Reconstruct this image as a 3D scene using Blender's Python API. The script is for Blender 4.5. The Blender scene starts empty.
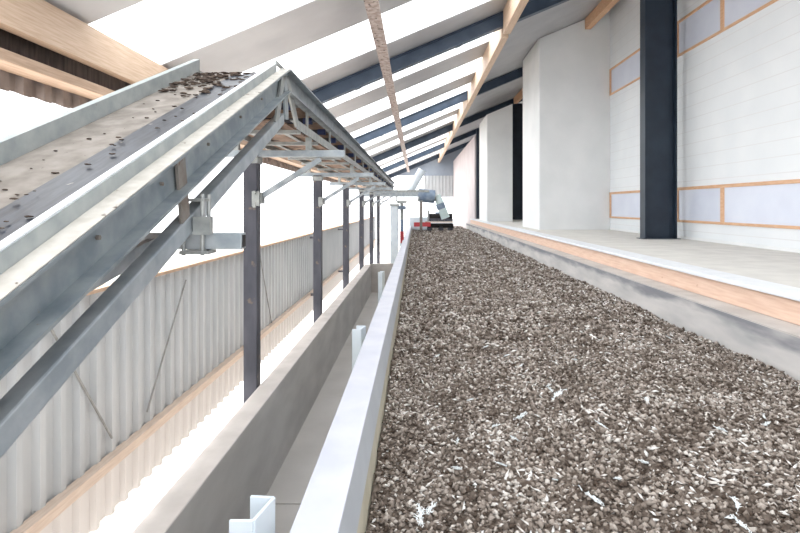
import bpy, math, random
import numpy as np
from mathutils import Vector, noise
random.seed(7)
rng = np.random.default_rng(7)
S = bpy.context.scene
COL = S.collection

# ------------------------------------------------------------------ materials
def lin(c):
    c = c / 255.0
    return c / 12.92 if c <= 0.04045 else ((c + 0.055) / 1.055) ** 2.4
def rgb(r, g, b):
    return (lin(r), lin(g), lin(b), 1)

def mat(name, c1, c2=None, scale=8.0, stretch=(1, 1, 1), rough=0.6, metal=0.0, bump=0.0, detail=4.0, lo=0.35, hi=0.65,
        c3=None, s3=30.0, t3=0.62, spec=0.4):
    m = bpy.data.materials.new(name)
    m.use_nodes = True
    nt = m.node_tree
    N, L = nt.nodes, nt.links
    b = N['Principled BSDF']
    b.inputs['Roughness'].default_value = rough
    b.inputs['Metallic'].default_value = metal
    b.inputs['Specular IOR Level'].default_value = spec
    tc = N.new('ShaderNodeTexCoord')
    mp = N.new('ShaderNodeMapping')
    mp.inputs['Scale'].default_value = stretch
    L.new(tc.outputs['Object'], mp.inputs['Vector'])
    nz = N.new('ShaderNodeTexNoise')
    nz.inputs['Scale'].default_value = scale
    nz.inputs['Detail'].default_value = detail
    L.new(mp.outputs['Vector'], nz.inputs['Vector'])
    rp = N.new('ShaderNodeValToRGB')
    rp.color_ramp.elements[0].position = lo
    rp.color_ramp.elements[0].color = c1
    rp.color_ramp.elements[1].position = hi
    rp.color_ramp.elements[1].color = c2 or c1
    L.new(nz.outputs['Fac'], rp.inputs['Fac'])
    out = rp.outputs['Color']
    if c3:
        n2 = N.new('ShaderNodeTexNoise')
        n2.inputs['Scale'].default_value = s3
        n2.inputs['Detail'].default_value = 3
        L.new(tc.outputs['Object'], n2.inputs['Vector'])
        r2 = N.new('ShaderNodeValToRGB')
        r2.color_ramp.elements[0].position = t3
        r2.color_ramp.elements[0].color = (0, 0, 0, 1)
        r2.color_ramp.elements[1].position = t3 + 0.05
        r2.color_ramp.elements[1].color = (1, 1, 1, 1)
        L.new(n2.outputs['Fac'], r2.inputs['Fac'])
        mx = N.new('ShaderNodeMix')
        mx.data_type = 'RGBA'
        L.new(r2.outputs['Color'], mx.inputs['Factor'])
        L.new(out, mx.inputs['A'])
        mx.inputs['B'].default_value = c3
        out = mx.outputs['Result']
    L.new(out, b.inputs['Base Color'])
    if bump:
        bp = N.new('ShaderNodeBump')
        bp.inputs['Strength'].default_value = bump
        bp.inputs['Distance'].default_value = 0.01
        L.new(nz.outputs['Fac'], bp.inputs['Height'])
        L.new(bp.outputs['Normal'], b.inputs['Normal'])
    return m

galv = mat('galvanised_steel', rgb(138, 142, 141), rgb(166, 168, 165), 14, rough=0.42, metal=0.35, bump=0.05,
           c3=rgb(128, 118, 108), s3=26, t3=0.70)
galv_blue = mat('galvanised_steel_bluish', rgb(122, 132, 138), rgb(152, 159, 162), 9, rough=0.4, metal=0.4, bump=0.05,
                c3=rgb(140, 132, 122), s3=30, t3=0.72)
galv_clean = mat('galvanised_tube', rgb(142, 151, 157), rgb(168, 174, 178), 10, rough=0.38, metal=0.3)
belt_m = mat('dusty_belt', rgb(118, 111, 104), rgb(144, 137, 130), 10, rough=0.85, bump=0.3, c3=rgb(70, 58, 48), s3=34, t3=0.70)
belt_under = mat('brown_belt_underside', rgb(122, 98, 82), rgb(172, 144, 124), 5, stretch=(1, .3, 1), rough=0.8, c3=rgb(80, 62, 52), s3=9, t3=0.6)
rubber = mat('blue_grey_rubber', rgb(34, 37, 45), rgb(58, 62, 71), 16, stretch=(3, .4, 1), rough=0.4, bump=0.1, c3=rgb(165, 158, 150), s3=22, t3=0.70)
guard_m = mat('painted_guard_steel', rgb(146, 153, 154), rgb(165, 170, 169), 12, rough=0.45, metal=0.15, c3=rgb(140, 134, 128), s3=22, t3=0.72)
post_m = mat('dark_painted_steel', rgb(62, 63, 72), rgb(86, 86, 94), 6, stretch=(1, 1, .4), rough=0.5, metal=0.1, c3=rgb(110, 98, 90), s3=8, t3=0.66)
blue_steel = mat('dark_blue_steel', rgb(50, 64, 82), rgb(64, 78, 96), 3, rough=0.42, spec=0.4)
navy_steel = mat('near_black_steel', rgb(26, 38, 52), rgb(36, 48, 62), 3, rough=0.42)
wood = mat('spruce_timber', rgb(186, 160, 136), rgb(202, 178, 156), 6, stretch=(9, .6, 9), rough=0.6, bump=0.05, c3=rgb(164, 132, 106), s3=7, t3=0.74)
wood_pale = mat('dusty_pale_timber', rgb(184, 166, 152), rgb(198, 182, 168), 6, stretch=(9, .6, 9), rough=0.75)
wood_dark = mat('tan_timber', rgb(166, 140, 118), rgb(186, 160, 138), 6, stretch=(9, .6, 9), rough=0.65)
wood_orange = mat('orange_spruce_beam', rgb(212, 178, 156), rgb(224, 195, 175), 5, stretch=(5, .7, 9), rough=0.6, c3=rgb(160, 104, 78), s3=8, t3=0.74)
wood_frame = mat('varnished_frame', rgb(204, 160, 124), rgb(216, 176, 142), 9, stretch=(6, .8, 6), rough=0.5)
plank_dark = mat('dark_boards', rgb(62, 52, 48), rgb(86, 74, 68), 4, stretch=(1, 5, .6), rough=0.8)
eave_m = mat('brown_eave_sheet', rgb(128, 116, 110), rgb(152, 141, 135), 5, rough=0.8)
concrete = mat('grey_concrete', rgb(190, 188, 188), rgb(206, 204, 203), 2.2, stretch=(1, .7, 2), rough=0.85, bump=0.1, detail=8)
concrete_top = mat('pale_concrete', rgb(180, 174, 169), rgb(196, 190, 185), 4, rough=0.85, bump=0.1)
concrete_floor = mat('channel_floor_concrete', rgb(188, 185, 182), rgb(198, 195, 192), 2.0, rough=0.85, detail=7)
kerb_m = mat('stained_kerb_concrete', rgb(176, 175, 174), rgb(204, 200, 197), 1.6, stretch=(1, .8, 3.5), rough=0.85, bump=0.15, detail=9, lo=0.3, hi=0.62)
ledge_m = mat('ledge_screed', rgb(206, 203, 197), rgb(219, 216, 210), 3, rough=0.85, detail=8, c3=rgb(170, 160, 148), s3=12, t3=0.72)
white_strip = mat('white_coated_edge', rgb(220, 223, 226), rgb(228, 230, 233), 6, rough=0.55)
parapet_m = mat('white_painted_sheet', rgb(192, 195, 207), rgb(204, 206, 215), 4, rough=0.5)
parapet_side = mat('grey_painted_sheet', rgb(182, 188, 195), rgb(192, 198, 204), 3, rough=0.5)
beige_board = mat('beige_board', rgb(186, 180, 160), rgb(202, 196, 178), 5, rough=0.8)
black_m = mat('black_gap', rgb(42, 40, 40), rough=0.9)
sheet_m = mat('corrugated_grey_sheet', rgb(168, 172, 175), rgb(178, 181, 183), 2, stretch=(1, 1, .5), rough=0.55, spec=0.3)
roof_m = mat('grey_roof_panel', rgb(174, 174, 176), rgb(184, 184, 185), 1.5, rough=0.6, spec=0.3)
white_wall = mat('white_wall_panel', rgb(222, 224, 224), rgb(230, 231, 231), 1.2, rough=0.6, spec=0.3)
plaster = mat('pinkish_white_plaster', rgb(190, 180, 181), rgb(200, 191, 191), 1.2, rough=0.7)
pane_m = mat('lavender_pane', rgb(206, 211, 225), rgb(212, 217, 229), 2, rough=0.25, spec=0.5)
white_plastic = mat('white_plastic', rgb(208, 218, 226), rgb(220, 228, 234), 5, rough=0.4)
blue_m = mat('blue_roller', rgb(62, 74, 116), rgb(84, 96, 136), 5, rough=0.4)
red_m = mat('red_paint', rgb(176, 52, 60), rgb(192, 70, 76), 5, rough=0.45)
hood_m = mat('blue_grey_hood', rgb(98, 116, 140), rgb(140, 154, 170), 4, rough=0.4, metal=0.2)
teal_m = mat('pale_teal_chute', rgb(190, 208, 208), rgb(206, 220, 220), 4, rough=0.5)
tray_m = mat('dusty_tray', rgb(150, 134, 126), rgb(190, 178, 172), 12, rough=0.7, c3=rgb(92, 80, 76), s3=14, t3=.6)
rust_m = mat('rusty_plate', rgb(140, 138, 134), rgb(124, 114, 106), 12, rough=0.7, metal=0.2, c3=rgb(112, 84, 66), s3=14, t3=.6)
dung_clod = mat('dark_manure_clod', rgb(52, 42, 37), rgb(98, 84, 74), 22, rough=0.9, bump=0.6)
feather_m = mat('white_feather', rgb(226, 232, 234), rgb(240, 243, 244), 10, rough=0.8)
ground_m = mat('pale_yard_concrete', rgb(222, 216, 210), rgb(232, 228, 222), 1.5, rough=0.9)
wire_m = mat('grey_wire', rgb(126, 126, 124), rgb(150, 150, 148), 10, rough=0.6)

def add_lines(m, axis, pitch, width, dark):
    """fine horizontal panel seams (a property of the panel itself)"""
    nt = m.node_tree; N, L = nt.nodes, nt.links
    b = N['Principled BSDF']
    src = b.inputs['Base Color'].links[0].from_socket
    tc = N.new('ShaderNodeTexCoord'); sp = N.new('ShaderNodeSeparateXYZ')
    L.new(tc.outputs['Object'], sp.inputs[0])
    mo = N.new('ShaderNodeMath'); mo.operation = 'PINGPONG'; mo.inputs[1].default_value = pitch / 2
    L.new(sp.outputs[axis], mo.inputs[0])
    lt = N.new('ShaderNodeMath'); lt.operation = 'LESS_THAN'; lt.inputs[1].default_value = width / 2
    L.new(mo.outputs[0], lt.inputs[0])
    mx = N.new('ShaderNodeMix'); mx.data_type = 'RGBA'
    L.new(lt.outputs[0], mx.inputs['Factor']); L.new(src, mx.inputs['A'])
    mx.inputs['B'].default_value = dark
    L.new(mx.outputs['Result'], b.inputs['Base Color'])
ribbed_wall = mat('white_ribbed_panel', rgb(219, 223, 226), rgb(226, 229, 231), 1.2, rough=0.6, spec=0.3)
add_lines(ribbed_wall, 'Z', 0.25, 0.014, rgb(216, 217, 218))

def add_band(m, z0, z1, dark):
    nt = m.node_tree; N, L = nt.nodes, nt.links
    b = N['Principled BSDF']; src = b.inputs['Base Color'].links[0].from_socket
    tc = N.new('ShaderNodeTexCoord'); sp = N.new('ShaderNodeSeparateXYZ'); L.new(tc.outputs['Object'], sp.inputs[0])
    mp = N.new('ShaderNodeMapping'); mp.inputs['Scale'].default_value = (1, .8, 4); L.new(tc.outputs['Object'], mp.inputs[0])
    nz = N.new('ShaderNodeTexNoise'); nz.inputs['Scale'].default_value = 1.7; nz.inputs['Detail'].default_value = 7; L.new(mp.outputs[0], nz.inputs['Vector'])
    ma = N.new('ShaderNodeMath'); ma.operation = 'MULTIPLY_ADD'; ma.inputs[1].default_value = .34; L.new(nz.outputs['Fac'], ma.inputs[0]); L.new(sp.outputs['Z'], ma.inputs[2])
    mr = N.new('ShaderNodeMapRange'); mr.inputs['From Min'].default_value = z0 + .17; mr.inputs['From Max'].default_value = z1 + .17; mr.inputs['To Max'].default_value = .8
    L.new(ma.outputs[0], mr.inputs[0])
    mx = N.new('ShaderNodeMix'); mx.data_type = 'RGBA'; L.new(mr.outputs[0], mx.inputs['Factor']); L.new(src, mx.inputs['A']); mx.inputs['B'].default_value = dark
    L.new(mx.outputs['Result'], b.inputs['Base Color'])
add_band(kerb_m, -1.02, -.92, rgb(112, 114, 122))
# translucent roof light sheet
sky_m = bpy.data.materials.new('translucent_roof_sheet'); sky_m.use_nodes = True
nt = sky_m.node_tree; nt.nodes.clear()
o_ = nt.nodes.new('ShaderNodeOutputMaterial'); t_ = nt.nodes.new('ShaderNodeBsdfTranslucent'); d_ = nt.nodes.new('ShaderNodeBsdfDiffuse')
mx_ = nt.nodes.new('ShaderNodeMixShader')
t_.inputs['Color'].default_value = (.93, .96, .98, 1); d_.inputs['Color'].default_value = (.85, .88, .9, 1)
mx_.inputs['Fac'].default_value = 0.25
nt.links.new(t_.outputs[0], mx_.inputs[1]); nt.links.new(d_.outputs[0], mx_.inputs[2]); nt.links.new(mx_.outputs[0], o_.inputs[0])

# ------------------------------------------------------------------ mesh helpers
class MB:
    def __init__(s): s.v = []; s.f = []
    def add(s, vs, fs):
        n = len(s.v); s.v += [tuple(p) for p in vs]; s.f += [tuple(i + n for i in f) for f in fs]; return s
    def box(s, x0, x1, y0, y1, z0, z1, sl=0.0, slx=0.0):
        vs = [(x, y, z + sl * y + slx * x) for z in (z0, z1) for y in (y0, y1) for x in (x0, x1)]
        return s.add(vs, [(0, 2, 3, 1), (4, 5, 7, 6), (0, 1, 5, 4), (2, 6, 7, 3), (0, 4, 6, 2), (1, 3, 7, 5)])
    def prism(s, prof, y0, y1, sl=0.0, y0f=None, y1f=None):
        n = len(prof)
        vs = [(x, y0, z + sl * y0) for x, z in prof] + [(x, y1, z + sl * y1) for x, z in prof]
        fs = [(i, (i + 1) % n, n + (i + 1) % n, n + i) for i in range(n)]
        fs += [tuple(range(n))[::-1], tuple(range(n, 2 * n))]
        return s.add(vs, fs)
    def xprism(s, prof, x0, x1, slx=0.0):      # profile in (y, z), swept along x
        n = len(prof)
        vs = [(x0, y, z + slx * x0) for y, z in prof] + [(x1, y, z + slx * x1) for y, z in prof]
        fs = [(i, n + i, n + (i + 1) % n, (i + 1) % n) for i in range(n)]
        fs += [tuple(range(n)), tuple(range(n, 2 * n))[::-1]]
        return s.add(vs, fs)
    def bar(s, p, q, w, h, up=(0, 0, 1)):
        p, q = Vector(p), Vector(q); d = (q - p).normalized(); u = Vector(up)
        if abs(d.dot(u)) > .98: u = Vector((0, 1, 0))
        a = d.cross(u).normalized(); b = a.cross(d).normalized()
        vs = [e + a * (i * w / 2) + b * (j * h / 2) for e in (p, q) for i, j in ((-1, -1), (1, -1), (1, 1), (-1, 1))]
        return s.add(vs, [(3, 2, 1, 0), (4, 5, 6, 7), (0, 1, 5, 4), (1, 2, 6, 5), (2, 3, 7, 6), (3, 0, 4, 7)])
    def tube(s, p, q, r, n=12, r2=None):
        p, q = Vector(p), Vector(q); r2 = r if r2 is None else r2
        d = (q - p).normalized(); u = Vector((0, 0, 1)) if abs(d.z) < .95 else Vector((0, 1, 0))
        a = d.cross(u).normalized(); b = a.cross(d)
        vs = []
        for e, rr in ((p, r), (q, r2)):
            for k in range(n):
                t = 2 * math.pi * k / n
                vs.append(e + a * (rr * math.cos(t)) + b * (rr * math.sin(t)))
        return s.add(vs, [(k, (k + 1) % n, n + (k + 1) % n, n + k) for k in range(n)] + [tuple(range(n))[::-1], tuple(range(n, 2 * n))])
    def build(s, name, m, parent=None, bevel=0.0, smooth=False, label=None):
        me = bpy.data.meshes.new(name)
        off = Vector((0, 0, 0))
        if parent is not None: off = wloc(parent)
        me.from_pydata([tuple(Vector(p) - off) for p in s.v], [], s.f)
        me.validate(); me.update()
        import bmesh
        bm = bmesh.new(); bm.from_mesh(me); bmesh.ops.recalc_face_normals(bm, faces=bm.faces); bm.to_mesh(me); bm.free()
        me.materials.append(m)
        o = bpy.data.objects.new(name, me); COL.objects.link(o)
        if parent is not None: o.parent = parent
        if bevel:
            md = o.modifiers.new('bevel', 'BEVEL'); md.width = bevel; md.segments = 2; md.limit_method = 'ANGLE'
        if smooth:
            for p in me.polygons: p.use_smooth = True
        if label: o['label'] = label
        return o
def wloc(o):
    v = Vector(o.location)
    return v + (wloc(o.parent) if o.parent else Vector((0, 0, 0)))
def tag(o, label, cat, group=None, kind=None):
    o['label'] = label; o['category'] = cat
    if group: o['group'] = group
    if kind: o['kind'] = kind
    return o
def thing(name, loc, label, cat, group=None):
    o = bpy.data.objects.new(name, None); COL.objects.link(o); o.location = loc; o.empty_display_size = .1
    return tag(o, label, cat, group)
def struct(o, label, cat):
    return tag(o, label, cat, None, 'structure')
def C_open_right(xw, xf, zt, zb, t=0.012):      # channel whose mouth faces +x
    return [(xw, zt), (xf, zt), (xf, zt - t), (xw + t, zt - t), (xw + t, zb + t), (xf, zb + t), (xf, zb), (xw, zb)]
ORD = ['nearest', 'second', 'third', 'fourth', 'fifth', 'sixth', 'seventh', 'eighth', 'ninth', 'tenth', 'eleventh', 'twelfth', 'thirteenth', 'fourteenth', 'fifteenth', 'sixteenth']

# ------------------------------------------------------------------ setting
Y0, Y1 = -3.0, 44.0
RZ, RS = 3.3, 0.42                                    # roof plane z = RZ + RS*x
GZ = -4.5
struct(MB().box(-60, -3.5, -40, 110, GZ - .3, GZ).build('floor_yard', ground_m), 'pale sunlit yard outside the open left side', 'ground')
struct(MB().box(-3.5, 7, -3, 46, GZ - .3, GZ - .005).build('floor', ground_m), 'concrete floor deep below the left gangway', 'floor')
# left corrugated wall
XW = -3.4
prof = []
y = Y0
P = 0.28
while y < Y1:
    prof += [(y, XW), (y + .15, XW), (y + .18, XW + .055), (y + .25, XW + .055)]
    y += P
mb = MB()
n = len(prof)
mb.add([(x, y, -2.77) for y, x in prof] + [(x, y, -.88) for y, x in prof], [(i, i + 1, n + i + 1, n + i) for i in range(n - 1)])
wl = mb.build('wall_left', sheet_m)
md = wl.modifiers.new('solid', 'SOLIDIFY'); md.thickness = .006
struct(wl, 'pale grey corrugated metal sheet wall on the left with open gap above', 'wall')
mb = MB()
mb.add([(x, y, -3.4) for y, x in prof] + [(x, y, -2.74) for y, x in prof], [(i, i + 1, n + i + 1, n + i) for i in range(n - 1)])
bounce_m = sky_m.copy(); bounce_m.name = 'sheet_painted_bounce'  # paler colour and slight translucency paint in bounce light on the lower wall
for nd in bounce_m.node_tree.nodes:
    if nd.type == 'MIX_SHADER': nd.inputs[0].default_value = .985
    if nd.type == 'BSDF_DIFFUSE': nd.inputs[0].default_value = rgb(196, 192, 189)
struct(mb.build('wall_left_lightened', bounce_m), 'lower corrugated wall sheet below the timber girt on the left, bounce light painted in', 'wall')
# window gallery / blocks on the right
XR, LZ = 5.5, -0.67
struct(MB().box(XR, XR + .25, Y0, 15.12, LZ - .3, RZ + RS * XR + .1).build('wall_right', ribbed_wall), 'white wall of horizontally ribbed panels behind the dark column', 'wall')
def block(name, m, x0, x1, y0, y1, z0, cham, label, drop=.02):
    zt = lambda x: RZ + RS * x - drop
    pts = [(x0, y0 + cham), (x0 + cham, y0), (x1, y0), (x1, y1), (x0, y1)] if cham else [(x0, y0), (x1, y0), (x1, y1), (x0, y1)]
    n = len(pts)
    b = MB().add([(x, y, z0) for x, y in pts] + [(x, y, zt(x)) for x, y in pts],
                 [(i, (i + 1) % n, n + (i + 1) % n, n + i) for i in range(n)] + [tuple(range(n))[::-1], tuple(range(n, 2 * n))])
    return struct(b.build(name, m), label, 'wall')
block('wall_block_near', white_wall, 3.48, 5.75, 15.12, 17.4, LZ, .03, 'white boxed-out wall block beside the small timber framed windows')
block('wall_block_far', white_wall, 3.08, 4.2, 23.2, 25.9, LZ, .03, 'narrower white wall block farther along the ledge', .62)
block('wall_right_far', plaster, 3.08, 3.4, 28.0, Y1, GZ, 0, 'pinkish white far wall stretch ending the drying bed', .9)
tag(MB().box(3.14, 3.3, 27.72, 27.9, LZ, 4.0).build('steel_post', navy_steel), 'slim dark steel post between the far pinkish wall and the wall block', 'post')
struct(MB().box(5.5, 5.75, 17.4, Y1, LZ - .3, RZ + RS * XR).build('wall_right_recess', white_wall), 'recessed white wall behind the wall blocks', 'wall')
# end wall: sheet above an open bright doorway
prof = []; x = -3.4
while x < 3.1:
    prof += [(x, 0), (x + .14, 0), (x + .175, -.04), (x + .245, -.04)]; x += P
mb = MB(); n = len(prof)
prof = [(x, yy) for x, yy in prof if x > .6]; n = len(prof)
mb.add([(x, Y1 + yy, .74) for x, yy in prof] + [(x, Y1 + yy, 2.5) for x, yy in prof], [(i, i + 1, n + i + 1, n + i) for i in range(n - 1)])
we = mb.build('wall_end', sheet_m); md = we.modifiers.new('solid', 'SOLIDIFY'); md.thickness = .006
struct(we, 'small pale corrugated gable sheet above the bright opening at the far end', 'wall')
struct(MB().add([(-1.88, Y1 + .02, 2.5), (5.5, Y1 + .02, 2.5), (5.5, Y1 + .02, RZ + RS * 5.5), (-1.88, Y1 + .02, RZ - RS * 1.88), (-1.88, Y1 + .1, 2.5), (5.5, Y1 + .1, 2.5), (5.5, Y1 + .1, RZ + RS * 5.5), (-1.88, Y1 + .1, RZ - RS * 1.88)], [(0, 1, 2, 3), (7, 6, 5, 4), (0, 4, 5, 1), (1, 5, 6, 2), (2, 6, 7, 3), (3, 7, 4, 0)]).build('wall_gable', mat('grey_blue_infill', rgb(128, 138, 150), rgb(140, 149, 160), 1)), 'blue-grey gable infill above the pale sheet at the far end', 'wall')
# roof: opaque strips, roof lights, right ceiling
XL, XM, XC = -3.85, 1.86, 6.0
sk = [(5.51 + 3.01 * k, 7.1 + 3.01 * k) for k in range(-3, 13)]
sk = [(a, min(b, Y1)) for a, b in sk if a < Y1 - .3]
edges = [Y0] + [e for ab in sk for e in ab] + [Y1 + .3]
mb = MB()
for i in range(0, len(edges), 2):
    a, b = edges[i], edges[i + 1]
    if b - a > .02: mb.box(XL, XM, a, b, RZ + .0, RZ + .05, slx=RS)
mb.box(XM, XC, Y0, Y1 + .3, RZ, RZ + .05, slx=RS)
struct(mb.build('ceiling', roof_m), 'pale grey sloping roof panels between the translucent roof lights', 'ceiling')
for i, (a, b) in enumerate(sk):
    # sheet with shallow ribs across the slope
    mb = MB()
    m_ = 8; pts = []
    for j in range(m_ + 1):
        yy = a + (b - a) * j / m_
        pts.append((yy, .028 if j % 2 else .016))
    vs = [(x, yy, RZ + RS * x + dz) for x in (XL, XM) for yy, dz in pts]
    mb.add(vs, [(j, j + 1, m_ + 2 + j, m_ + 1 + j) for j in range(m_)])
    struct(mb.build('window_%d' % (i + 1), sky_m), 'bright translucent roof light strip, number %d along the slope' % (i + 1), 'roof light')

# ledge, beam and kerb on the right
struct(MB().box(3.12, 5.5, Y0, 28.0, LZ - .22, LZ).build('floor_ledge', ledge_m), 'broad pale screed ledge below the white right wall', 'ledge')
struct(MB().box(2.82, 3.12, Y0, 28.0, LZ - .035, LZ + .004).build('trim_ledge', white_strip, bevel=.008), 'white coated edge strip along the front of the ledge', 'trim')
tag(MB().box(2.85, 3.1, Y0, 27.9, LZ - .22, LZ - .04).build('timber_beam', wood_orange, bevel=.006),
    'long orange spruce beam under the white ledge edge beside the manure', 'timber beam')
struct(MB().box(2.62, 3.3, Y0, 28.0, -.905, -.892).build('trim_sill', concrete_top), 'thin pale sill between the orange beam and grey kerb', 'trim')
struct(MB().box(2.62, 3.3, Y0, 28.0, GZ, -.905).build('wall_kerb', kerb_m), 'stained grey concrete kerb holding the manure on the right', 'wall')
struct(MB().box(3.3, 5.5, Y0, 28.0, -1.2, LZ - .22).build('floor_base', concrete), 'concrete base under the screed ledge', 'base')
# parapet between manure and channel
pe = 28.0
par = thing('parapet', (-.31, 0, -1.0), 'white capped parapet wall running along the left edge of the manure', 'parapet')
par['kind'] = 'structure'
MB().prism([(-.388, -1.0), (-.238, -1.0), (-.238, -1.012), (-.388, -1.012)], Y0, pe).build('cap', parapet_m, par, bevel=.003)
MB().prism([(-.386, -1.012), (-.24, -1.012), (-.212, -1.17), (-.386, -1.17)], Y0, pe).build('side_sheet', parapet_side, par)
MB().prism([(-.386, -1.17), (-.216, -1.17), (-.19, -1.5), (-.386, -2.4)], Y0, pe).build('lower_board', beige_board, par)
# channel between parapet and concrete wall
XI, XO, CZ, CF = -1.23, -1.398, -1.6, -2.38
ce = 14.7
mb = MB().box(XO, XI, Y0, ce, GZ, CZ)
cw = mb.build('wall_channel', concrete, bevel=.008); struct(cw, 'long grey concrete wall left of the empty channel', 'wall')
cw.data.materials.append(concrete_top)
for p in cw.data.polygons:
    if p.normal.z > .9 or p.normal.x < -.9: p.material_index = 1
struct(MB().box(XI, -.386, ce, ce + .16, GZ, CZ).build('wall_channel_end', concrete_top), 'short pale concrete cross wall closing the channel', 'wall')
mb = MB()
for a in np.arange(Y0, ce, 2.42):
    mb.box(XI, -.386, a + .006, min(a + 2.414, ce), CF - .1, CF)
struct(mb.build('floor_channel', concrete_floor), 'grey concrete channel floor slabs with pale joints', 'floor')
struct(MB().box(XI, -.386, Y0, ce, CF - .2, CF - .012).build('floor_joint', concrete_top), 'pale mortar bed showing in the channel floor joints', 'floor')

# ------------------------------------------------------------------ timbers on the left
t = thing('eave_plate', (-3.35, Y0, 1.47), 'deep pale spruce eave timber at top left under the roof light', 'timber beam')
MB().box(-3.45, -3.33, Y0, Y1, 1.47, 1.845).build('plate_timber', wood, t, bevel=.008)
MB().box(-3.47, -3.31, 8.2, 8.3, 1.44, 1.5).build('strap', galv, t)
tag(MB().box(-3.66, -3.4, Y0, Y1, 1.2, 1.3).build('wall_head_timber', wood_dark, bevel=.006),
    'flatter tan timber below the dark boards at top left', 'timber beam')
mb = MB()
yy = Y0
while yy < Y1:
    mb.box(-3.60, -3.57, yy, yy + .195, 1.305, 1.77); yy += .2
tag(mb.build('dark_boarding', plank_dark), 'dark vertical boards in the slot between the two left eave timbers', 'boarding')
prof = []; y = Y0
while y < Y1:
    prof += [(y, -3.72), (y + .10, -3.72), (y + .14, -3.668), (y + .24, -3.668)]; y += .28
mb = MB(); n = len(prof)
mb.add([(x, y, 1.03 + (.025 if x < -3.7 else 0)) for y, x in prof] + [(x, y, 1.4) for y, x in prof], [(i, i + 1, n + i + 1, n + i) for i in range(n - 1)])
e = mb.build('eave_flashing', eave_m); md = e.modifiers.new('solid', 'SOLIDIFY'); md.thickness = .006
tag(e, 'brown corrugated eave flashing hanging under the tan head timber', 'flashing')
tag(MB().box(-3.36, -3.24, Y0, Y1, -2.81, -2.70).build('wall_girt', wood_pale, bevel=.006), 'pinkish timber girt across the lower part of the corrugated wall', 'timber girt')
tag(MB().box(-3.46, -3.3, Y0, Y1, -.90, -.86).build('wall_top_rail', wood_dark), 'thin brown timber rail capping the corrugated wall', 'timber rail')
# bracing rods on the corrugated wall
def px(x, y, Y): return ((x - 416) / 533.3 * Y, Y, (206 - y) / 533.3 * Y)
def onwall(x, y, X=-3.33):
    Y = X * 533.3 / (x - 416); return (X, Y, (206 - y) / 533.3 * Y)
for (a, b, c_, d_, lab) in ((45, 318, 112, 438, 'thin grey bracing cable slanting down the near part of the corrugated wall'),
                           (186, 280, 147, 412, 'thin grey bracing cable slanting on the corrugated wall before the nearest post'),
                           (258, 245, 272, 325, 'thin grey bracing cable on the corrugated wall just past the nearest post')):
    p, q = onwall(a, b), onwall(c_, d_)
    tag(MB().tube(p, q, .012, 6).build('bracing_cable', wire_m), lab, 'cable', 'bracing cables on the corrugated wall')

# ------------------------------------------------------------------ steel frames, purlins
FY = [11.13 + 7.55 * k for k in range(5)]
def I_xprism(y, zt, d, w, tf, tw):    # I profile in (y,z)
    h = w / 2; q = tw / 2
    return [(y - h, zt), (y - h, zt - tf), (y - q, zt - tf), (y - q, zt - d + tf), (y - h, zt - d + tf), (y - h, zt - d),
            (y + h, zt - d), (y + h, zt - d + tf), (y + q, zt - d + tf), (y + q, zt - tf), (y + h, zt - tf), (y + h, zt)]
CX0, CX1 = 4.64, 5.29
for i, fy in enumerate(FY):
    lab = ['nearest blue steel portal frame with the broad dark column on the ledge', 'second blue steel portal frame rafter from the camera',
           'third portal frame, its dark column showing between the white wall blocks', 'fourth portal frame rafter from the camera', 'fifth and farthest portal frame rafter'][i]
    f = thing('portal_frame', (CX0, fy, LZ), lab, 'steel frame', 'steel portal frames')
    MB().xprism(I_xprism(fy, RZ - .02, .31, .19, .022, .02), -3.3, 5.35, RS).build('rafter', blue_steel, f)
    for yy_, xx_ in ((fy, -1.2), (fy, .9)):
        MB().box(xx_ - .06, xx_ + .06, yy_ - .09, yy_ + .09, RZ - .345, RZ - .33, slx=RS).build('splice_plate', blue_steel, f)
    if i < 3:
        cy0, cy1 = fy - .33, fy - .08
        if i: cy0, cy1 = fy - .12, fy + .13
        cm = (cy0 + cy1) / 2
        zt = RZ + RS * CX0 - .2
        mb = MB()
        mb.box(CX0, CX0 + .03, cy0, cy1, LZ, zt).box(CX1 - .03, CX1, cy0, cy1, LZ, zt + .2).box(CX0 + .03, CX1 - .03, cm - .01, cm + .01, LZ, zt)
        cobj = mb.build('column', navy_steel, f, label='near-black column')
        MB().box(CX0 - .05, CX1 + .05, cy0 - .05, cy1 + .05, LZ, LZ + .012).build('base_plate', navy_steel, cobj)
PY = [Y0] + [3.58] + FY + [Y1]
for k in range(1, len(PY) - 1):
    a, b = PY[k] + .11, PY[k + 1] - .11
    if k == len(PY) - 2: b = Y1 - .1
    tag(MB().prism([(1.8, RZ + RS * 1.8 - .01), (1.95, RZ + RS * 1.95 - .01), (1.95, 3.55), (1.8, 3.55)], a, b).build('timber_purlin', wood, bevel=.006),
        ORD[k - 1] + ' length of deep timber purlin under the middle of the roof', 'timber purlin', 'timber purlins under the roof')
for k, (a, b) in enumerate(((3.6, 11.0), (11.3, 15.1), (17.5, 26.1), (26.5, 28.0))):
    if k == 3: continue
    lab = ['orange timber purlin high above the dark column', 'orange purlin end above the window beside the white wall block', 'orange purlin end above the recess between the wall blocks'][k]
    tag(MB().prism([(4.78, RZ + RS * 4.78 - .01), (4.95, RZ + RS * 4.95 - .01), (4.95, 5.0), (4.78, 5.0)], a, b).build('wall_purlin', wood_frame, bevel=.006), lab, 'timber purlin', 'timber purlins near the right wall')
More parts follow.
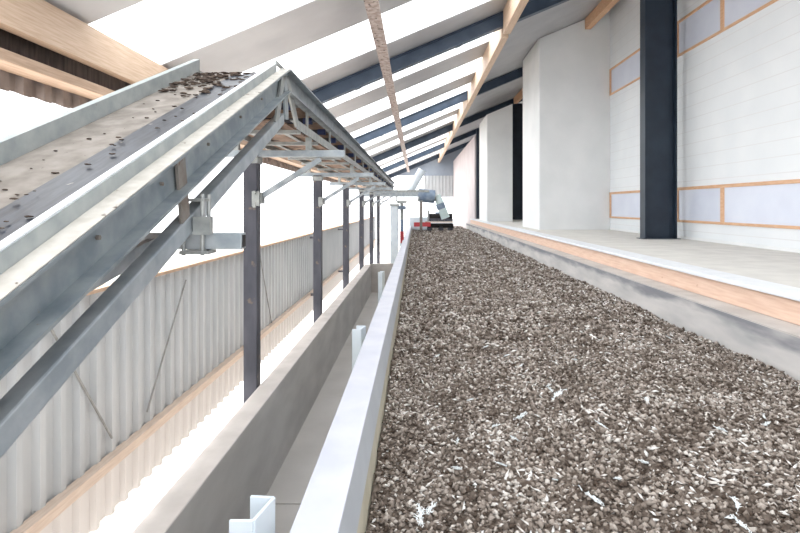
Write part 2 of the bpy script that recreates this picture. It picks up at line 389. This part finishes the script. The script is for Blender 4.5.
# cable tray
t = thing('cable_tray', (-.57, 3, 2.6), 'long dusty brown cable tray hung under the rafters', 'cable tray')
tx0, tx1, tz = -.645, -.495, 2.62
for xx in (tx0, tx1):
    MB().box(xx - .016, xx + .016, 3.0, 41, tz - .03, tz + .03).build('side_rail', tray_m, t)
mb = MB(); yy = 3.1
while yy < 41:
    mb.box(tx0, tx1, yy, yy + .05, tz - .02, tz + .01); yy += .3
o = mb.build('rung', tray_m, t); o['kind'] = 'stuff'
MB().box(tx0, tx1, 3.0, 41, tz - .026, tz - .022).build('tray_bottom', tray_m, t)
mb = MB()
for xx in (-.61, -.555, -.51):
    mb.tube((xx, 3, tz + .03), (xx, 41, tz + .03), .018, 8)
mb.build('cable_bundle', wire_m, t)
for fy in FY:
    MB().box(-.6, -.53, fy - .03, fy + .03, tz, RZ - .24 - .31).build('hanger', galv, t)

# ------------------------------------------------------------------ right wall windows
def band_window(nm, y0, y1, z0, z1, label, mulls=()):
    w = thing(nm, (XR, y0, z0), label, 'window'); w['kind'] = 'structure'
    X0, X1, tk = XR - .025, XR + .06, .06
    fr = MB().box(X0, X1, y0, y1, z1 - tk, z1).box(X0, X1, y0, y1, z0, z0 + tk * .8)
    e = .11
    fr.box(X0, X1, y0, y0 + e, z0 + tk * .8, z1 - tk).box(X0, X1, y1 - e, y1, z0 + tk * .8, z1 - tk)
    fr.build('frame', wood_frame, w, bevel=.004)
    ys = [y0 + e] + [q for m_ in mulls for q in (m_ - e / 2, m_ + e / 2)] + [y1 - e]
    for m_ in mulls: MB().box(X0, X1, m_ - e / 2, m_ + e / 2, z0 + tk * .8, z1 - tk).build('mullion', wood_frame, w, bevel=.004)
    for j in range(0, len(ys), 2):
        MB().box(XR - .008, XR + .02, ys[j], ys[j + 1], z0 + tk * .8, z1 - tk).build('pane', pane_m, w)
wn = len(sk)
band_window('window_%d' % (wn + 1), 1.2, 11.25, -.335, .387, 'low timber framed window band with lavender panes right of the column', (3.9, 6.75, 9.55))
band_window('window_%d' % (wn + 2), 1.2, 11.25, 3.12, 3.87, 'high timber framed window band with lavender panes right of the column', (3.9, 6.75, 9.55))
band_window('window_%d' % (wn + 3), 11.5, 15.1, -.335, .387, 'low timber framed window between the wall block and the column')
band_window('window_%d' % (wn + 4), 11.5, 15.1, 3.12, 3.87, 'high timber framed window between the wall block and the column')
struct(MB().box(XR - .03, XR + .01, Y0, 15.1, LZ, LZ + .05).build('baseboard_right', white_wall), 'white baseboard at the foot of the ribbed wall', 'baseboard')

# ------------------------------------------------------------------ belt conveyor
s = 0.445
cv = thing('belt_conveyor', (-1.3, 3.84, .7), 'galvanised steel belt conveyor climbing from lower left to a peak and running on level', 'conveyor')
XB, XF = -.97, -.90            # right channel web / flange edge
ZT = -.7217                    # top of channel at y=0
yb, ya = -1.2, 3.84
yd = 23.0                      # far end of the level run
HT = .987
# right side channel (inclined)
ch = MB().prism(C_open_right(XB, XF, ZT, ZT - .17), yb, ya, s).build('side_channel', galv_blue, cv)
MB().prism(C_open_right(XB, XF, HT, HT - .17), ya, yd).build('side_channel', galv_blue, cv)
# right guard with turned-in white lip
MB().prism([(XB, ZT), (XB, ZT + .06), (XB - .02, ZT + .06), (XB - .02, ZT + .054), (XB - .006, ZT + .054), (XB - .006, ZT - .04), (XB - .002, ZT - .04)], yb, ya - .13, s).build('guard', guard_m, cv)
MB().prism([(XB, HT), (XB, HT + .03), (XB - .012, HT + .03), (XB - .012, HT)], ya - .13, yd).build('guard', galv, cv)
MB().prism([(XB - .004, ZT + .06), (XB - .004, ZT + .066), (XB - .03, ZT + .066), (XB - .03, ZT + .06)], yb, ya - .13, s).build('guard_lip', white_strip, cv, label='white worn lip of the guard')
dust_m = mat('pale_dust', rgb(176, 171, 163), rgb(192, 188, 181), 20, rough=.9, c3=rgb(96, 84, 74), s3=22, t3=.68)
MB().prism([(XB + .001, ZT + .001), (XF - .002, ZT + .001), (XF - .002, ZT + .004), (XB + .001, ZT + .008)], yb, ya - .02, s).build('dust_layer', dust_m, cv, label='pale dust lying on the channel flange')
# left channel and guard
XLg = -1.605
MB().prism([(XLg, ZT - .06), (XLg, ZT + .05), (XLg - .045, ZT + .05), (XLg - .045, ZT + .04), (XLg - .012, ZT + .04), (XLg - .012, ZT - .06)], yb, ya + .12, s).build('guard', guard_m, cv)
MB().prism([(XLg, HT - .06), (XLg, HT + .02), (XLg - .012, HT + .02), (XLg - .012, HT - .06)], ya + .1, yd).build('guard', galv, cv)
MB().prism([(2 * -1.29 - x, z) for x, z in C_open_right(XB, XF, ZT, ZT - .17)], yb, ya, s).build('side_channel', galv_blue, cv)
MB().prism([(2 * -1.29 - x, z) for x, z in C_open_right(XB, XF, HT, HT - .17)], ya, yd).build('side_channel', galv_blue, cv)
# belts
zb = ZT - .038
MB().prism([(XLg + .002, zb), (XB - .008, zb), (XB - .008, zb - .012), (XLg + .002, zb - .012)], yb, ya, s).build('belt', belt_m, cv)
MB().prism([(XLg + .002, HT - .04), (XB - .008, HT - .04), (XB - .008, HT - .052), (XLg + .002, HT - .052)], ya, yd).build('belt', belt_under, cv)
MB().prism([(-1.306, zb + .004), (XB - .01, zb + .03), (XB - .01, zb + .014), (-1.306, zb)], yb, ya - .05, s).build('rubber_skirt', rubber, cv)
# return belt under the level run, seen from below
MB().prism([(-1.56, .665), (-1.04, .665), (-1.04, .653), (-1.56, .653)], ya + .25, yd).build('return_belt', belt_under, cv, label='brown underside of the return belt')
MB().prism([(-1.56, -1.0), (-1.04, -1.0), (-1.04, -1.012), (-1.56, -1.012)], yb, ya - .2, s).build('return_belt', belt_under, cv)
# lower chords
for xx in (-.965, -1.615):
    MB().box(xx - .03, xx + .03, yb, ya - .05, ZT - .385, ZT - .305, s).build('lower_chord', galv_clean, cv, bevel=.006)
    MB().prism([(xx - .03, .68), (xx + .03, .68), (xx + .03, .61), (xx + .022, .61), (xx + .022, .672), (xx - .03, .672)], ya + .36, yd).build('lower_chord', galv, cv)
# struts between channel and lower chord
for xx in (-.945, -1.635):
    for yy in (2.13,):
        MB().bar((xx, yy - .0, ZT + s * yy - .02), (xx, yy + .06, ZT + s * yy - .33), .012, .075).build('hanger_plate', rust_m, cv)
    MB().bar((xx, 3.80, .95), (xx, 3.60, .55), .014, .08).build('peak_plate', galv, cv)
    MB().bar((xx, 3.84, .97), (xx, 3.88, .63), .014, .10).build('peak_plate', galv_blue, cv)
    MB().bar((xx, 3.90, .93), (xx, 4.22, .65), .016, .085).build('diagonal', galv, cv)
    k = 0; yy = 4.6
    while yy < yd - .1:
        MB().box(xx - .008, xx + .008, yy, yy + .05, .62, HT - .15).build('upright', galv, cv)
        yy += 1.22; k += 1
# cross members + idlers of the level run
yy = 4.35; k = 0
while yy < yd - .2:
    MB().box(-1.62, -.95, yy, yy + .045, .59, .62).build('cross_member', galv, cv)
    r = MB().tube((-1.55, yy + .25, .86), (-1.14, yy + .25, .86), .03, 12).build('idler_roller', post_m, cv)
    MB().tube((-1.14, yy + .25, .86), (-1.05, yy + .25, .86), .034, 12).build('end_cap', blue_m, r, label='blue roller end cap')
    MB().tube((-1.05, yy + .25, .86), (-.95, yy + .25, .86), .014, 8).build('axle', galv, r)
    yy += 1.22 if k > 3 else .8; k += 1
# undercarriage rails (angle bars) seen from below
for xx in (-1.45, -1.15):
    MB().prism([(xx - .02, .645), (xx + .02, .645), (xx + .02, .635), (xx - .02, .635)], ya + .3, yd).build('stringer', galv, cv)
# bolts on the inclined channel and its ledge
for k, yy in enumerate((1.15, 1.6, 2.0, 2.45, 2.9, 3.3)):
    MB().tube((XB + .011, yy, ZT + s * yy - .085), (XB + .022, yy, ZT + s * yy - .085), .008, 6).build('bolt', rust_m, cv)
# crossbeam hanging from the lower chords with clamps, small bent plate
cb = MB().box(-1.78, -.743, 2.27, 2.33, -.185, -.115).build('cross_beam', galv_clean, cv, bevel=.004)
MB().box(-.7435, -.741, 2.28, 2.32, -.176, -.124).build('end_shade_plate', black_m, cb)  # black plate on the solid beam end paints the shade of its hollow
MB().box(-1.0, -.88, 2.25, 2.35, -.205, -.19).build('clamp_plate', galv, cb)
MB().box(-.99, -.90, 2.24, 2.345, .02, .032).build('clamp_plate', galv, cb)
for xx, yy in ((-.985, 2.26), (-.905, 2.26), (-.905, 2.33)):
    MB().tube((xx, yy, -.21), (xx, yy, .05), .009, 8).build('threaded_rod', galv, cb)
MB().box(-.93, -.86, 2.22, 2.26, -.12, -.045).build('clamp_bracket', galv, cb)
MB().bar((-1.13, 2.3, -.17), (-1.17, 1.72, -.30), .03, .07).build('stay', galv_clean, cv)
# head drum at far end
MB().tube((-1.6, yd, .84), (-.98, yd, .84), .13, 20).build('head_drum', hood_m, cv)
# manure lying on the peak of the belt
def clod(mb, c, r, seed):
    import bmesh
    bm = bmesh.new(); bmesh.ops.create_icosphere(bm, subdivisions=2, radius=r)
    for v in bm.verts:
        d = noise.noise(v.co * (1.6 / r) + Vector((seed * 7.1, seed * 3.3, 0)))
        v.co *= 1 + .55 * d
        v.co.z *= .4; v.co.x *= 1.5
    bm.verts.ensure_lookup_table()
    mb.add([v.co + Vector(c) for v in bm.verts], [[v.index for v in f.verts] for f in bm.faces]); bm.free()
mb = MB()
for k in range(420):
    yy = random.triangular(3.1, 4.35, 3.88); xx = random.uniform(-1.58, -1.02)
    if xx > -1.3 and random.random() < .35: continue
    z = min(ZT + s * yy, HT) - .038
    clod(mb, (xx, yy, z + .012), random.uniform(.004, .019), k)
for k in range(70):
    yy = random.uniform(1.0, 3.6); xx = random.uniform(-1.58, -1.0)
    clod(mb, (xx, yy, ZT + s * yy - .034 + (.02 if xx > -1.3 else 0)), random.uniform(.003, .009), k + 300)
tag(mb.build('spilled_manure', dung_clod), 'dark manure crumbs lying on the belt at the conveyor peak', 'manure', None, 'stuff')

# ------------------------------------------------------------------ posts under the conveyor
PX = -1.475
for k in range(8):
    py = 4.8 + 3.22 * k
    if py > yd: break
    g = thing('support_post', (PX, py, GZ), ORD[k] + ' dark steel post carrying the level conveyor, standing outside the concrete wall', 'post', 'posts under the conveyor')
    MB().box(PX - .06, PX + .06, py - .06, py + .06, GZ, .46).build('shaft', post_m, g, bevel=.006)
    MB().box(PX - .14, PX + .07, py - .14, py + .14, GZ, GZ + .02).build('base_plate', post_m, g)
    a = MB().box(-1.82, -.64, py - .03, py + .03, .44, .50).build('cross_arm', galv_clean, g, bevel=.004)
    MB().box(PX - .07, PX + .07, py - .075, py + .075, .38, .44).build('collar', galv, g)
    MB().bar((PX + .06, py, .07), (-.86, py, .42), .04, .045).build('brace', galv_clean, g)
    cl = MB().box(PX + .02, PX + .085, py - .075, py - .055, .0, .13).build('clamp', galv, g)
    for zz in (.0, .12): MB().tube((PX + .045, py - .095, zz), (PX + .045, py - .07, zz), .016, 6).build('bolt', galv, cl)
    MB().box(PX + .06, PX + .1, py - .05, py + .05, .02, .12).build('clamp', galv, g)
    for xx in (-.965, -1.615):
        MB().box(xx - .025, xx + .025, py - .025, py + .025, .5, .615).build('saddle', galv, g)
# short dark brackets between posts and the wall girts
for k in range(3):
    py = 4.8 + 3.22 * k
    for z0, lab in ((-1.0, 'top rail'), (-2.76, 'girt')):
        Yw = 533.3 * 3.3 / (416 - (PX * 533.3 / py + 416) + 9)
        tag(MB().box(-3.26, -3.0, Yw - .05, Yw + .12, z0, z0 + .06).build('wall_bracket', post_m),
            'short dark bracket on the wall %s just left of the %s post' % (lab, ORD[k]), 'bracket', 'dark wall brackets')

# ------------------------------------------------------------------ brackets in the channel
def z_bracket(x, y, zt, h, label, group):
    sc = .1
    pts = [(-.5, 0), (.22, 0.0), (.5, .95), (-.28, 1.0)]       # Z-plan, left-near, corner, far-right, far-left
    th = .07
    b = MB()
    def wall(p, q):
        P_, Q_ = Vector((p[0] * sc + x, p[1] * sc * 1.35 + y, 0)), Vector((q[0] * sc + x, q[1] * sc * 1.35 + y, 0))
        d = (Q_ - P_).normalized(); nn = Vector((-d.y, d.x, 0)) * .006
        vs = [P_ - nn, Q_ - nn, Q_ + nn, P_ + nn]
        b.add([(v.x, v.y, zt - h) for v in vs] + [(v.x, v.y, zt) for v in vs], [(3, 2, 1, 0), (4, 5, 6, 7), (0, 1, 5, 4), (1, 2, 6, 5), (2, 3, 7, 6), (3, 0, 4, 7)])
    for i in range(3): wall(pts[i], pts[i + 1])
    o = b.build('upright_profile', white_plastic, bevel=.002)
    return tag(o, label, 'profile', group)
def at(x, y, Z): Y = (206 - y) and Z * 533.3 / (206 - y); return ((x - 416) / 533.3 * Y, Y)
xx, yy = at(246, 520, -.95); z_bracket(xx, yy, -.95, 1.43, 'nearest white bent metal profile standing in the channel at the bottom edge', 'white upright profiles in the channel')
xx, yy = at(358, 329, -1.05); z_bracket(xx, yy, -1.05, 1.33, 'second white bent profile standing in the channel beside the parapet', 'white upright profiles in the channel')
xx, yy = at(381, 272, -1.15); z_bracket(xx, yy, -1.15, 1.23, 'third white bent profile farther along the channel', 'white upright profiles in the channel')

# ------------------------------------------------------------------ machinery at the far end
t = thing('white_duct', (-.62, 15.6, GZ), 'white upright duct beyond the end of the channel', 'duct')
MB().box(-.74, -.52, 15.4, 15.7, GZ, .0).build('duct_body', white_plastic, t, bevel=.02)
MB().box(-.77, -.49, 15.38, 15.72, .0, .06).build('flange', galv, t)
t = thing('discharge_head', (-.4, 15.9, -1.5), 'small grey valve head with red foot beside the white duct', 'machine')
MB().tube((-.42, 15.8, -.45), (-.42, 15.8, .1), .05, 12).build('valve_stem', galv, t)
MB().box(-.55, -.3, 15.7, 15.95, -.1, .0).build('valve_body', hood_m, t, bevel=.02)
MB().box(-.56, -.28, 15.72, 15.9, .08, .14).build('handwheel', galv, t)
MB().box(-.47, -.36, 15.75, 15.9, -1.1, -.75).build('red_foot', red_m, t, label='red painted foot')
MB().box(-.46, -.37, 15.75, 15.9, -.75, -.4).build('lower_stem', hood_m, t)
MB().box(-.47, -.36, 15.75, 15.9, GZ, -1.1).build('pedestal', galv, t)
# cross conveyor
t = thing('cross_conveyor', (-.5, 24.2, .45), 'pale cross conveyor bridging over the far end of the bed', 'conveyor')
MB().box(-2.4, .55, 24.0, 24.5, .42, .68).build('trough', galv_clean, t, bevel=.01)
MB().box(-2.4, .6, 23.96, 24.0, .62, .72).build('top_rail', galv, t)
MB().tube((-2.4, 23.98, .22), (.3, 23.98, .22), .025, 8).build('hand_rail', galv, t)
for xx in (-2.0, -.9, .1): MB().box(xx, xx + .05, 23.96, 24.02, .2, .45).build('rail_bracket', galv, t)
MB().box(.17, .29, 24.2, 24.35, -1.2, .42).build('leg', rust_m, t)
h = MB().tube((.1, 24.25, .5), (.85, 24.25, .42), .30, 20).build('hood', hood_m, t, label='blue-grey drum hood')
MB().tube((.84, 24.25, .42), (.9, 24.25, .42), .2, 16).build('motor_cap', galv, h)
MB().tube((.95, 24.25, .5), (1.35, 24.3, -.55), .16, 14, .2).build('chute', teal_m, t, label='pale teal drop chute')
MB().tube((1.08, 24.26, .12), (1.17, 24.27, -.12), .2, 14).build('chute_collar', hood_m, t)
tag(MB().tube((.28, 24.25, 1.65), (-.27, 24.25, .68), .18, 16).build('white_pipe', white_plastic, smooth=False), 'thick white slanting pipe above the cross conveyor', 'pipe')
t = thing('spreader_carriage', (1.1, 26, -1.2), 'dark spreader carriage standing on the manure at the far end', 'machine')
MB().box(.55, 1.8, 25.6, 26.4, -1.05, -.84).build('chassis', black_m, t, bevel=.01)
MB().box(.45, 1.8, 25.5, 25.6, -.80, -.74).build('timber_bumper', wood_dark, t)
for yy in (25.85, 26.15): MB().tube((.66, yy, -.5), (1.76, yy, -.5), .13, 16).build('spreader_roller', black_m, t)
MB().box(.95, 1.3, 25.9, 26.1, -.5, -.3).build('motor', hood_m, t, bevel=.03)
MB().box(.62, 1.78, 25.7, 26.3, -.74, -.6).build('drive_box', post_m, t, bevel=.03)
for xx in (.65, 1.2, 1.65):
    MB().tube((xx, 25.6, -1.08), (xx, 25.75, -1.08), .13, 16).build('wheel', post_m, t)
for xx in (.6, 1.45): MB().tube((xx, 25.8, -.74), (xx, 25.8, -.2), .05, 10).build('lamp_post', galv, t)
MB().box(-.1, .7, 25.4, 25.5, -.98, -.78).build('red_rail', red_m, t, label='red painted rail')
tag(MB().box(-.35, .65, 26.6, 27.2, -1.2, -.55).build('white_bin', white_plastic, bevel=.05), 'low white bin behind the red rail at the far end', 'bin')

# ------------------------------------------------------------------ manure bed
def H(x, y):
    e = noise.fractal(Vector((x * .9, y * .9, 1.7)), 1.0, 2.0, 3) * .035
    d = noise.fractal(Vector((x * 7, y * 7, 4.2)), .9, 2.0, 3) * .016
    c = noise.noise(Vector((x * 30, y * 30, 9.0))) * .010
    base = -1.3 + .10 * max(0, min(1, (x + .2) / 2.8)) + .05 * math.sin(math.pi * max(0, min(1, (x + .2) / 2.8)))
    return base + e * .8 + d + c
ys = [0.8]
while ys[-1] < 31.0: ys.append(ys[-1] + max(.012, .0062 * ys[-1]))
xs = np.linspace(-.2, 2.615, 190)
nx, ny = len(xs), len(ys)
V = [(x, y, H(x, y)) for y in ys for x in xs]
F = [(j * nx + i, j * nx + i + 1, (j + 1) * nx + i + 1, (j + 1) * nx + i) for j in range(ny - 1) for i in range(nx - 1)]
# crumbs
m = bpy.data.materials.new('manure'); m.use_nodes = True
N, L = m.node_tree.nodes, m.node_tree.links
b = N['Principled BSDF']; b.inputs['Roughness'].default_value = .9; b.inputs['Specular IOR Level'].default_value = .2
at_ = N.new('ShaderNodeAttribute'); at_.attribute_name = 'tone'
rp = N.new('ShaderNodeValToRGB'); cr = rp.color_ramp
cr.elements[0].position = 0; cr.elements[0].color = rgb(76, 65, 57)
cr.elements[1].position = 1; cr.elements[1].color = rgb(242, 241, 239)
for p_, c_ in ((.3, rgb(130, 119, 110)), (.6, rgb(174, 164, 155)), (.85, rgb(216, 210, 204))):
    e_ = cr.elements.new(p_); e_.color = c_
L.new(at_.outputs['Fac'], rp.inputs['Fac'])
L.new(rp.outputs['Color'], b.inputs['Base Color'])
OCT = np.array([(1, 0, 0), (0, 1, 0), (-1, 0, 0), (0, -1, 0), (0, 0, 1), (0, 0, -1)], float)
OF = np.array([(0, 1, 4), (1, 2, 4), (2, 3, 4), (3, 0, 4), (1, 0, 5), (2, 1, 5), (3, 2, 5), (0, 3, 5)])
cv_, ct_, cc = [], [], 0
cf_ = []
base_n = len(V)
def scatter(n, y0, y1, r0, r1, pw):
    global cc
    for _ in range(n):
        y = random.uniform(y0, y1); x = random.uniform(-.19, 2.61)
        cl_ = noise.noise(Vector((x * 3.2, y * 3.2, 20)))
        white = random.random() < pw * (1 + 1.6 * cl_)
        r = random.uniform(r0, r1)
        sx, sy, sz = (r * random.uniform(.7, 1.4), r * random.uniform(.6, 1.1), r * random.uniform(.45, .9))
        tone = min(.8, max(0, random.gauss(.33 + .2 * cl_, .24)))
        if white:
            sx *= random.uniform(1.0, 1.9); sy *= .55; sz *= .6; tone = random.uniform(.85, 1)
        a = random.uniform(0, 6.283); ca, sa = math.cos(a), math.sin(a)
        q = OCT * (sx, sy, sz) * (1 + rng.uniform(-.35, .35, (6, 1)))
        tl = random.uniform(-.6, .6)
        q2 = np.stack([q[:, 0] * ca - q[:, 1] * sa, q[:, 0] * sa + q[:, 1] * ca, q[:, 2] + q[:, 0] * tl], 1)
        q2 += (x, y, H(x, y) + r * random.uniform(-.2, .7))
        cv_.append(q2); ct_.append(tone); cf_.append(OF + base_n + 6 * cc); cc += 1
scatter(40000, 1.6, 4.6, .006, .018, .075)
scatter(28000, 4.6, 9.5, .009, .025, .085)
scatter(18000, 9.5, 18, .014, .032, .08)
scatter(11000, 18, 30.5, .018, .04, .08)
allv = np.concatenate([np.array(V)] + cv_)
tf = np.concatenate(cf_)
me = bpy.data.meshes.new('manure_bed')
nq, ntri = len(F), len(tf)
me.vertices.add(len(allv)); me.vertices.foreach_set('co', allv.ravel())
me.loops.add(nq * 4 + ntri * 3)
me.loops.foreach_set('vertex_index', np.concatenate([np.array(F).ravel(), tf.ravel()]).astype(np.int32))
me.polygons.add(nq + ntri)
me.polygons.foreach_set('loop_start', np.concatenate([np.arange(nq) * 4, nq * 4 + np.arange(ntri) * 3]).astype(np.int32))
me.update(calc_edges=True); me.validate()
att = me.attributes.new('tone', 'FLOAT', 'POINT')
bt = np.clip(rng.normal(.08, .10, base_n), 0, .8)
att.data.foreach_set('value', np.concatenate([bt, np.repeat(np.array(ct_), 6)]).astype(np.float32))
me.materials.append(m)
mo = bpy.data.objects.new('manure_bed', me); COL.objects.link(mo)
tag(mo, 'deep bed of crumbly grey-brown poultry manure flecked with white bits', 'manure', None, 'stuff')
struct(MB().box(-.386, 2.62, Y0, 31.0, GZ, -1.55).build('floor_bed', concrete), 'concrete base underneath the manure bed', 'floor')

# white feather tufts that stand out on the bed
def ground_pt(x, y):
    Z = -1.27
    for _ in range(6):
        Y = Z * 533.3 / (206 - y); X = (x - 416) / 533.3 * Y; Z = H(X, Y)
    return X, Y, Z
FE = [(557, 398, 'upright white feather tuft near the middle of the manure bed', .05), (722, 433, 'white feather lying at the right of the manure bed', .045),
      (503, 468, 'short bright feather stub left of centre on the near manure', .03), (458, 472, 'white feather tuft nearer the parapet on the near manure', .045),
      (548, 388, 'small feather scrap just behind the upright tuft', .03), (520, 418, 'forked white feather left of the upright tuft', .04),
      (645, 466, 'white feather at the lower right of the manure', .04), (420, 520, 'white feather near the bottom end of the parapet', .045),
      (597, 505, 'white feather wad at the bottom centre of the manure', .045), (575, 362, 'small pale feather behind the upright tuft', .035)]
for _ in range(22):
    fy_ = random.uniform(300, 528)
    FE.append((random.uniform(416 - .1 * (fy_ - 206), min(795, 416 + 2.0 * (fy_ - 206))), fy_, 'small white feather scrap caught among the manure crumbs', random.uniform(.02, .035)))
for i, (fx, fy_, lab, ln) in enumerate(FE):
    X, Y, Z = ground_pt(fx, fy_)
    f = thing('feather', (X, Y, Z), lab, 'feather', 'white feathers on the manure' if i < 10 else 'feather scraps in the manure')
    a = random.uniform(0, 6.28); d = Vector((math.cos(a), math.sin(a), .45)); w = Vector((-math.sin(a), math.cos(a), .2))
    P_ = Vector((X, Y, Z + .012))
    q = MB()
    for j in range(34):
        u = random.gauss(.5, .24)
        c = P_ + d * (ln * 2 * (u - .5)) + w * random.gauss(0, .12 * ln) + Vector((0, 0, random.uniform(0, .2) * ln))
        m1 = c + d * (ln * random.uniform(-.1, .35)) + w * (ln * random.uniform(-.3, .3)) + Vector((0, 0, random.uniform(0, .15) * ln))
        e = m1 + d * (ln * random.uniform(-.15, .3)) + w * (ln * random.uniform(-.3, .3)) + Vector((0, 0, random.uniform(-.12, .1) * ln))
        q.tube(c, m1, ln * .055, 4, ln * .045).tube(m1, e, ln * .045, 4, ln * .015)
    q.build('vane', feather_m, f)
    MB().tube(P_ - d * ln * .9, P_ + d * ln * 1.1 + Vector((0, 0, .004)), .0015, 5).build('quill', feather_m, f)

# ------------------------------------------------------------------ light, world, camera
w = bpy.data.worlds.new('World'); S.world = w; w.use_nodes = True
bg = w.node_tree.nodes['Background']; bg.inputs['Color'].default_value = (.95, .97, 1, 1); bg.inputs['Strength'].default_value = 1.6
sd = bpy.data.lights.new('sun', 'SUN'); sd.energy = 6.0; sd.angle = math.radians(3); sd.color = (1, .985, .965)
so = bpy.data.objects.new('sun', sd); COL.objects.link(so)
so.rotation_euler = Vector((.85, .2, -1)).to_track_quat('-Z', 'Y').to_euler()
cd = bpy.data.cameras.new('camera'); cd.lens = 24.0; cd.sensor_width = 36.0
cd.shift_x = -16 / 800; cd.shift_y = -60.5 / 800; cd.clip_start = .02; cd.clip_end = 300
co = bpy.data.objects.new('camera', cd); COL.objects.link(co); co.location = (0, 0, 0); co.rotation_euler = (math.pi / 2, 0, 0)
S.camera = co
S.view_settings.view_transform = 'Standard'; S.view_settings.look = 'None'; S.view_settings.gamma = 1; S.view_settings.use_curve_mapping = False
S.view_settings.exposure = 0.85
S.cycles.use_denoising = True
S.cycles.max_bounces = 10; S.cycles.diffuse_bounces = 8; S.cycles.transmission_bounces = 6
